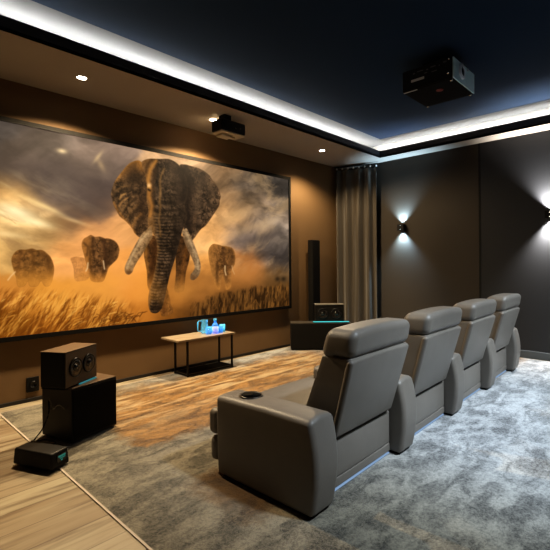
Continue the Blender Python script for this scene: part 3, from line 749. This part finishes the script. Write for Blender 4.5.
# ------------------------------------------------------------------ speakers and boxes
def driver(parent, cx, cz, y, r):
    """front faces -y"""
    bm = NB(); lathe(bm, [(r*1.12, .0), (r*1.12, -.006), (r*1.0, -.009), (r*.93, -.004)], 28, (cx, y, cz), 'Y', cap=False)
    d = obj('driver', bm, M['black_metal'], parent, True)
    bm = NB(); lathe(bm, [(r*.95, -.005), (r*.85, -.007), (r*.4, .004), (r*.36, -.004), (r*.2, -.010), (.0005, -.012)], 28, (cx, y-.0008, cz), 'Y', cap=False)
    obj('cone', bm, M['cone'], d, True)

R18 = math.atan2(.102, .365)
sub = thing('subwoofer', 'large black floor subwoofer under the speaker near the wood floor', 'subwoofer', (1.132, 3.075, .0065), R18, 'subwoofers by the screen')
obj('cabinet', bbox(0, .385, 0, .335, .012, .380, .004), M['black'], sub)
obj('lid', bbox(-.001, .386, -.001, .336, .381, .389, .002), M['sub_top'], sub)
obj('grille', bbox(.008, .377, -.006, -.0005, .03, .372, .002), M['black_matte'], sub)
for px in (.03, .355):
    for py in (.03, .305):
        bm = NB(); lathe(bm, [(.014, 0), (.016, .012)], 14, (px, py, 0)); obj('foot', bm, M['black_matte'], sub, True)

R32 = math.radians(32)
sp = thing('speaker', 'small dark speaker with two drivers on the subwoofer near the wood floor', 'speaker', (1.086, 3.058, .3965), R32, 'speakers on the subwoofers')
obj('cabinet', bbox(0, .345, .008, .20, .012, .254, .005), M['black'], sp)
obj('front_panel', bbox(.002, .343, 0, .0075, 0.0125, .250, .002), M['brown_baffle'], sp)
obj('top_panel', bbox(-.002, .347, -.001, .202, .2545, .260, .002), M['sub_top'], sp)
driver(sp, .105, .135, -.0005, .062); driver(sp, .250, .135, -.0005, .062)
obj('base_light', bbox(.150, .338, -.004, .012, .0, .007, .001), M['teal_dim'], sp)
obj('base', bbox(.004, .341, .0125, .196, .0, .0115, .001), M['black_matte'], sp)

bx = thing('amplifier_box', 'low black box with a small teal display on the wood floor', 'box', (.890, 2.745, .0135), math.atan2(.287, -.130)-PI/2)
# local: +x towards the short display face's right end, +y along the long side
def bxw(x, y, z):
    f = z/.095; return (.07+(x-.07)*(1-.07*f), .155+(y-.155)*(1-.05*f), z)
bm = NB(); rbox(bm, 0, .140, 0, .320, .0, .100, .012, 3, 3, bxw)
obj('case', bm, M['black'], bx, True)
obj('display', bbox(.045, .112, .0005, .0045, .035, .078, .0, 1), M['cone'], bx)
dd = NB(); box(dd, .052, .106, -.0008, .0003, .062, .073); box(dd, .062, .104, -.0008, .0003, .052, .058); box(dd, .072, .084, -.0008, .0003, .038, .047)
obj('display_digits', dd, M['teal_display'], bx)
for px in (.02, .115):
    for py in (.02, .295): obj('foot', lathe(NB(), [(.010, -.0012), (.011, .004)], 12, (px, py, 0)), M['black_matte'], bx)

RS = math.atan2(-.719, .695)
sr = thing('subwoofer', 'wide black subwoofer turned across the corner beside the curtain', 'subwoofer', (4.548, 4.099, .0065), RS, 'subwoofers by the screen')
obj('cabinet', bbox(0, .87, 0, .235, .010, .385, .004), M['black'], sr)
obj('lid', bbox(-.001, .871, -.001, .236, .3855, .394, .002), mat('grey_brown_lid', (.055, .048, .040), .4), sr)
obj('grille', bbox(.010, .860, -.006, -.0005, .03, .376, .002), M['black_matte'], sr)
for px in (.03, .84):
    for py in (.03, .205):
        bm = NB(); lathe(bm, [(.014, 0), (.016, .010)], 14, (px, py, 0)); obj('foot', bm, M['black_matte'], sr, True)
n_ = Vector((.719, .695, 0)); e_ = Vector((.695, -.719, 0)); sr0 = Vector((4.548, 4.099, 0))
lb = thing('light_bar', 'glowing teal light bar lying on the corner subwoofer in front of the speaker', 'light', sr0+e_*.32+n_*.012+Vector((0, 0, .401)), RS)
obj('bar_housing', bbox(0, .53, 0, .060, 0, .008, .002), M['black'], lb)
obj('glow_strip', bbox(.004, .526, -.003, .057, .0082, .013, .002), M['teal_light'], lb)
ss = thing('speaker', 'small black speaker with two drivers on the corner subwoofer', 'speaker', sr0+e_*.36+n_*.078+Vector((0, 0, .401)), RS, 'speakers on the subwoofers')
obj('cabinet', bbox(0, .42, .008, .15, .0, .250, .005), M['black'], ss)
obj('front_panel', bbox(.003, .417, 0, .0075, .006, .238, .002), M['black_matte'], ss)
obj('top_panel', bbox(-.002, .422, -.004, .152, .2505, .262, .002), mat('pale_grey_top', (.20, .19, .17), .35), ss)
driver(ss, .11, .125, -.0005, .070); driver(ss, .31, .125, -.0005, .070)

tw = thing('tower_speaker', 'slim tall black column speaker against the wall behind the corner subwoofer', 'speaker', (5.175, 4.19, .0065))
obj('cabinet', bbox(0, .185, .012, .100, .03, 1.622, .004), M['black'], tw)
obj('grille', bbox(.006, .179, .0, .0115, .05, 1.612, .003), M['black_matte'], tw)
obj('base_plate', bbox(-.02, .205, -.02, .100, 0.0, .03, .004), M['black_metal'], tw)

# ------------------------------------------------------------------ low table and lit glassware
tb = thing('side_table', 'low oak topped table with thin black metal frame under the screen', 'table', (2.555, 3.93, .0065))
TH = .425
obj('table_top', bbox(0, .800, 0, .36, TH-.022, TH, .003), M['oak'], tb)
lx0, lx1, ly0, ly1, q = .150, .790, .055, .300, .010
for lx in (lx0, lx1):
    for ly in (ly0, ly1):
        obj('leg', bbox(lx-q, lx+q, ly-q, ly+q, 0, TH-.0225, .001, 1), M['black_metal'], tb)
for y in (ly0, ly1): obj('rail', bbox(lx0+q+.0005, lx1-q-.0005, y-q, y+q, .006, .026, .001, 1), M['black_metal'], tb)
for x in (lx0, lx1): obj('rail', bbox(x-q, x+q, ly0+q+.0005, ly1-q-.0005, .006, .026, .001, 1), M['black_metal'], tb)
obj('lower_sheet', bbox(lx0+q+.001, lx1-q-.001, ly0+q+.001, ly1-q-.001, .010, .020, .001, 1), M['black_matte'], tb)  # thin dark sheet filling the frame between the bottom rails
GZ = TH+.0075
def at(dx, dy): return (2.545+dx, 3.92+dy, GZ)
jg = thing('glass_jug', 'tall cyan lit glass jug with square handle at the back of the glassware', 'jug', at(.52, .235))
bm = NB(); lathe(bm, [(.040, 0), (.046, .004), (.046, .03), (.043, .09), (.036, .125), (.040, .150), (.044, .158)], 24, (0, 0, 0), cap=False)
bm.faces.new([v for v in bm.verts if abs(v.co.z) < 1e-6][:24]); obj('body', bm, M['glass_cyan'], jg, True)
bm = NB(); tube(bm, [(-.040, 0, .150), (-.085, 0, .150), (-.098, 0, .140), (-.098, 0, .040), (-.088, 0, .030), (-.046, 0, .028)], .006, 8); obj('handle', bm, M['glass_cyan'], jg, True)
bo = thing('glass_bottle', 'blue lit glass bottle with stopper standing right of the jug', 'bottle', at(.665, .215))
bm = NB(); lathe(bm, [(.034, 0), (.040, .006), (.040, .075), (.030, .098), (.015, .112), (.014, .132)], 24); obj('body', bm, M['glass_blue'], bo, True)
bm = NB(); lathe(bm, [(.011, .1325), (.021, .137), (.024, .148), (.019, .160), (.006, .165)], 20); obj('stopper', bm, M['glass_cyan'], bo, True)
def tumbler(dx, dy, r, h, m, lab):
    g = obj('glass_tumbler', lathe(NB(), [(r*.86, 0), (r*.9, .004), (r, h), (r*.93, h), (r*.84, .010), (.001, .010)], 20, cap=False), m, None, True)
    g.location = at(dx, dy); tag(g, lab, 'glass', 'lit glasses on the low table')
tumbler(.50, .125, .036, .072, M['glass_blue'], 'blue lit tumbler in front of the glass jug')
tumbler(.585, .110, .038, .080, M['glass_violet'], 'violet lit tumbler in the middle of the front glasses')
tumbler(.665, .120, .036, .076, M['glass_blue'], 'blue lit tumbler in front of the glass bottle')
tumbler(.735, .165, .036, .088, M['glass_cyan'], 'cyan lit tumbler at the right end of the glasses')
tumbler(.595, .215, .034, .070, M['glass_cyan'], 'cyan lit tumbler between jug and bottle')

# ------------------------------------------------------------------ wall socket and cables
so = thing('wall_socket', 'black wall socket low on the wall behind the left subwoofer', 'socket', (1.205, 4.36, .09))
obj('plate', bbox(0, .105, -.014, 0, 0, .135, .004), M['black'], so)
bm = NB(); lathe(bm, [(.030, .0), (.034, -.006), (.027, -.008), (.025, -.002), (.001, -.002)], 20, (.052, -.0145, .067), 'Y', cap=False); obj('outlet', bm, M['black_metal'], so, True)
def wp(base, rot, p):
    c, s = math.cos(rot), math.sin(rot)
    return (base[0]+c*p[0]-s*p[1], base[1]+s*p[0]+c*p[1], base[2]+p[2])
cb = NB()
s0 = sub.location
pts = [wp(s0, R18, p) for p in ((-.012, .24, .27), (-.04, .20, .20), (-.07, .22, .10), (-.10, .26, .03), (-.14, .22, .014), (-.10, .12, .010), (-.05, .10, .012), (-.06, .20, .020), (-.13, .25, .012), (-.17, .14, .009), (-.10, .02, .008))]
tube(cb, spline(pts, 6), .0045, 6)
tag(obj('power_cable', cb, M['black_matte'], None, True), 'thin black cable coiled on the rug beside the left subwoofer', 'cable')
cb = NB()
pts = [wp(s0, R18, p) for p in ((-.007, .06, .235), (-.016, .10, .262), (-.016, .145, .252), (-.018, .18, .225), (-.016, .205, .262), (-.008, .24, .285))]
tube(cb, spline(pts, 6), .0035, 6)
tag(obj('signal_cable', cb, mat('grey_cable', (.16, .15, .14), .4), None, True), 'short grey cable looped on the side of the left subwoofer', 'cable')

# ------------------------------------------------------------------ curtain
cu = thing('curtain', 'taupe satin floor length curtain gathered in the corner by the screen', 'curtain')
p0, p1 = Vector((5.93, 4.265, 0)), Vector((6.165, 3.64, 0))
d_ = (p1-p0); Lc = d_.length; d_.normalize(); nn = Vector((d_.y, -d_.x, 0))
if nn.x > 0: nn = -nn
bm = NB(); nx, nz = 150, 26; rows = []
for j in range(nz+1):
    f = j/nz; z = .018+(2.838-.018)*f; row = []
    for i in range(nx+1):
        s = i/nx
        amp = .030+.018*(1-f)+.010*math.sin(3.1*s*PI+1)
        wv = math.sin(2*PI*4.2*s+.9*math.sin(5*s+f*1.2)+.3*f)
        wv = math.copysign(abs(wv)**.95, wv)
        sag = -.012*abs(math.sin(PI*7*s)) if j == nz else 0
        p = p0+d_*(Lc*s)+nn*(amp*wv+.005*math.sin(30*s+f*9))
        row.append(bm.verts.new((p.x, p.y, z+sag)))
    rows.append(row)
for j in range(nz):
    for i in range(nx): bm.faces.new((rows[j][i], rows[j][i+1], rows[j+1][i+1], rows[j+1][i]))
dr = obj('drape', bm, M['cloth'], cu, True)
so_ = dr.modifiers.new('thickness', 'SOLIDIFY'); so_.thickness = .004
bm = NB(); tube(bm, [p0-d_*.03+Vector((0, 0, 2.888)), p1+d_*.03+Vector((0, 0, 2.888))], .011, 10); obj('rail', bm, M['black_metal'], cu, True)
for k in range(8):
    p = p0+d_*(Lc*(k+.02)/7.05)
    bm = NB(); lathe(bm, [(.004, .0), (.012, .004), (.015, .016), (.012, .028), (.005, .034)], 12, (p.x, p.y, 2.842)); obj('hook', bm, M['hook'], cu, True)

# ------------------------------------------------------------------ wall sconces
def sconce(y, z, glow, lab):
    t = thing('wall_sconce', lab, 'wall lamp', (X1, y, z), 0, 'up and down wall lamps')
    h, w, dp = .050, .052, .095
    obj('mount', bbox(-.018, 0, -.042, .042, -.045, .045, .003), M['black_matte'], t)
    bm = NB()
    for (a, b2, c, d2) in ((-dp, -dp+.006, -w, w), (-.024, -.018, -w, w), (-dp+.006, -.024, -w, -w+.006), (-dp+.006, -.024, w-.006, w)):
        box(bm, a, b2, c, d2, -h, h)
    box(bm, -dp+.006, -.024, -w+.006, w-.006, -.012, .012)
    obj('body', bm, M['black'], t)
    for s in (-1, 1):
        bm = NB(); lathe(bm, [(.030, .014*s), (.034, .030*s)], 20, (-.062, 0, 0)); obj('lamp', bm, glow, t, True)
    return t
sconce(3.227, 1.816, M['sconce_glow_cool'], 'small black up and down wall lamp with bluish light beside the curtain')
sconce(1.215, 1.845, M['sconce_glow_warm'], 'small black up and down wall lamp with white light on the grey panel')

# ------------------------------------------------------------------ downlights
DL = [(1.523, 3.845), (3.021, 3.900), (4.974, 3.835)]
dlab = ['round ceiling downlight above the left part of the screen', 'round ceiling downlight beside the small projector', 'round ceiling downlight near the curtain']
for (x, y), lab in zip(DL, dlab):
    t = thing('downlight', lab, 'ceiling light', (x, y, ZS), 0, 'ceiling downlights')
    bm = NB(); lathe(bm, [(.052, -.0005), (.052, -.005), (.046, -.007), (.040, -.002)], 24, cap=False); obj('ring', bm, M['lamp_ring'], t, True)
    bm = NB(); lathe(bm, [(.0395, -.0015), (.024, -.003), (.001, -.0035)], 24, cap=False); obj('lamp', bm, M['lamp_glow'], t, True)

# ------------------------------------------------------------------ projectors
sj = thing('projector', 'small black projector with pale underside hanging beside a downlight', 'projector', (2.934, 3.637, 2.72), 0, 'ceiling projectors')
def sjw(x, y, z): return (x, y, z)
bm = NB(); rbox(bm, 0, .355, 0, .19, .016, .145, .022, 3, 4); obj('case', bm, M['black'], sj, True)
bm = NB(); rbox(bm, .004, .350, .004, .186, 0, .0158, .006, 2, 3); obj('underside_plate', bm, M['cream_plastic'], sj, True)
bm = NB(); rbox(bm, .055, .215, .070, .175, -.028, -.0005, .013, 3, 3); obj('lens_hood', bm, M['cream_plastic'], sj, True)
bm = NB(); lathe(bm, [(.016, -.026), (.018, -.0005)], 16, (.262, .11, 0)); obj('foot', bm, M['cream_plastic'], sj, True)
for px, pz, pr_ in ((.20, .065, .008), (.27, .072, .006)): obj('button', lathe(NB(), [(pr_, -.004), (pr_+.001, 0)], 14, (px, -.001, pz), 'Y'), M['chrome'], sj, True)
obj('mount', bbox(.055, .155, .02, .12, .146, .2, .006), M['black_matte'], sj)

bp_ = thing('projector', 'large black projector with silver lens face hanging from the navy ceiling', 'projector', (3.837, 1.482, 2.90), 0, 'ceiling projectors')
W_, D_, H_ = .53, .49, .205
bm = bbox(0, W_, .012, D_, .012, H_, .006); obj('case', bm, M['black'], bp_)
obj('lens_face', bbox(.006, W_-.004, 0, .0115, .010, H_-.006, .004), M['silver_blue'], bp_)
obj('underside', bbox(.006, W_-.006, .016, D_-.004, .004, .0115, .002), M['black_matte'], bp_)
bm = NB(); lathe(bm, [(.070, -.0005), (.070, -.012), (.048, -.020), (.044, -.010)], 28, (.190, 0, .118), 'Y', cap=False)
ln = obj('lens', bm, mat('pale_lens_ring', (.85, .9, 1), .3), bp_, True)
bm = NB(); lathe(bm, [(.047, -.006), (.036, -.003), (.02, -.010), (.001, -.013)], 28, (.190, -.001, .118), 'Y', cap=False); obj('lens_glass', bm, mat('dark_lens_glass', (.03, .04, .07), .08, spec=.8), ln, True)
bm = NB(); lathe(bm, [(.012, -.0005), (.012, -.010), (.006, -.013)], 16, (.335, 0, .178), 'Y'); obj('knob', bm, M['white_label'], bp_, True)
obj('label_plate', bbox(-.004, -.0003, .270, .400, .078, .102, .001, 1), M['white_label'], bp_)
pm_ = mat('grey_ports', (.085, .085, .09), .4)
for (y, z, w, h) in ((.06,.165,.03,.014),(.12,.150,.012,.012),(.16,.160,.05,.01),(.23,.150,.02,.01),(.28,.158,.06,.008),(.36,.150,.02,.012),(.15,.115,.05,.008),(.24,.125,.03,.008)):
    obj('port', bbox(-.004, -.0003, y, y+w, z, z+h, .0008, 1), pm_, bp_)
for (y, z) in ((.045, .062), (.035, .186)): obj('screw', lathe(NB(), [(.011, -.008), (.012, -.0003)], 14, (0, y, z), 'X'), M['chrome'], bp_, True)
bm = NB(); lathe(bm, [(.030, -.002), (.033, .0035)], 20, (.18, .20, 0)); obj('indicator', bm, M['red_lamp'], bp_, True)
obj('vent_plate', bbox(.004, .020, .345, .482, .0, .0038, .001, 1), M['white_label'], bp_)
for (px, py) in ((.03, .03), (W_-.03, .03), (W_-.03, D_-.03)): obj('foot', lathe(NB(), [(.012, -.010), (.014, .0035)], 12, (px, py, 0)), M['chrome'], bp_, True)
obj('mount', bbox(.16, .38, .14, .36, H_+.0005, .30, .006), M['black_matte'], bp_)

# ------------------------------------------------------------------ lights
def spot(name, loc, direction, power, color, size, blend, rad=.03):
    l = bpy.data.lights.new(name, 'SPOT'); l.energy = power; l.color = color; l.spot_size = size; l.spot_blend = blend; l.shadow_soft_size = rad
    o = bpy.data.objects.new(name, l); COL.objects.link(o); o.location = loc
    o.rotation_euler = Vector(direction).to_track_quat('-Z', 'Y').to_euler()
    return o
def area(name, loc, direction, power, color, sx, sy):
    l = bpy.data.lights.new(name, 'AREA'); l.shape = 'RECTANGLE'; l.size = sx; l.size_y = sy; l.energy = power; l.color = color
    o = bpy.data.objects.new(name, l); COL.objects.link(o); o.location = loc
    o.rotation_euler = Vector(direction).to_track_quat('-Z', 'Y').to_euler()
    return o
for (x, y), dp_ in zip(DL, (410, 410, 135)):
    spot('downlight_beam', (x, y, ZS-.02), (0, -.20, -1), dp_, (1, .77, .48), math.radians(152), .5, .03)
for y, z, c, p in ((3.227, 1.816, (.50, .76, 1), 130), (1.215, 1.845, (1, .95, .90), 290)):
    for s in (-1, 1):
        spot('sconce_beam', (X1-.058, y, z+s*.036), (.10, 0, s), p, c, math.radians(94), 1.0, .012)
# cool ceiling lamps over the rear of the room
for x, p, d, a in ((2.25, 430, (-.02, .78, -1), 44), (3.1, 480, (.04, .62, -1), 56), (4.2, 520, (.04, .60, -1), 60), (5.2, 480, (.02, .60, -1), 60)):
    spot('rear_downlight_beam', (x, -.60, ZC-.06), (d[0], d[1]-.14, -1), p, (.80, .91, 1), math.radians(a), .95, .12)

w = bpy.data.worlds.new('world'); scene.world = w; w.use_nodes = True
w.node_tree.nodes['Background'].inputs['Color'].default_value = (.5, .55, .65, 1)
w.node_tree.nodes['Background'].inputs['Strength'].default_value = .02

# ------------------------------------------------------------------ camera
cam = bpy.data.cameras.new('camera'); co = bpy.data.objects.new('camera', cam); COL.objects.link(co)
cam.sensor_width = 36; cam.sensor_fit = 'HORIZONTAL'; cam.lens = CF/550*36
cam.shift_x = -(CU0-275)/550; cam.shift_y = (CV0-275)/550
cam.clip_start = .05
mw = Matrix.Identity(4)
for i, v in enumerate((CR, CUp, -_F)):
    for k in range(3): mw[k][i] = v[k]
mw[0][3], mw[1][3], mw[2][3] = 0, 0, CH
co.matrix_world = mw
scene.camera = co
scene.view_settings.view_transform = 'Standard'
scene.view_settings.look = 'Medium High Contrast'
scene.view_settings.exposure = 0
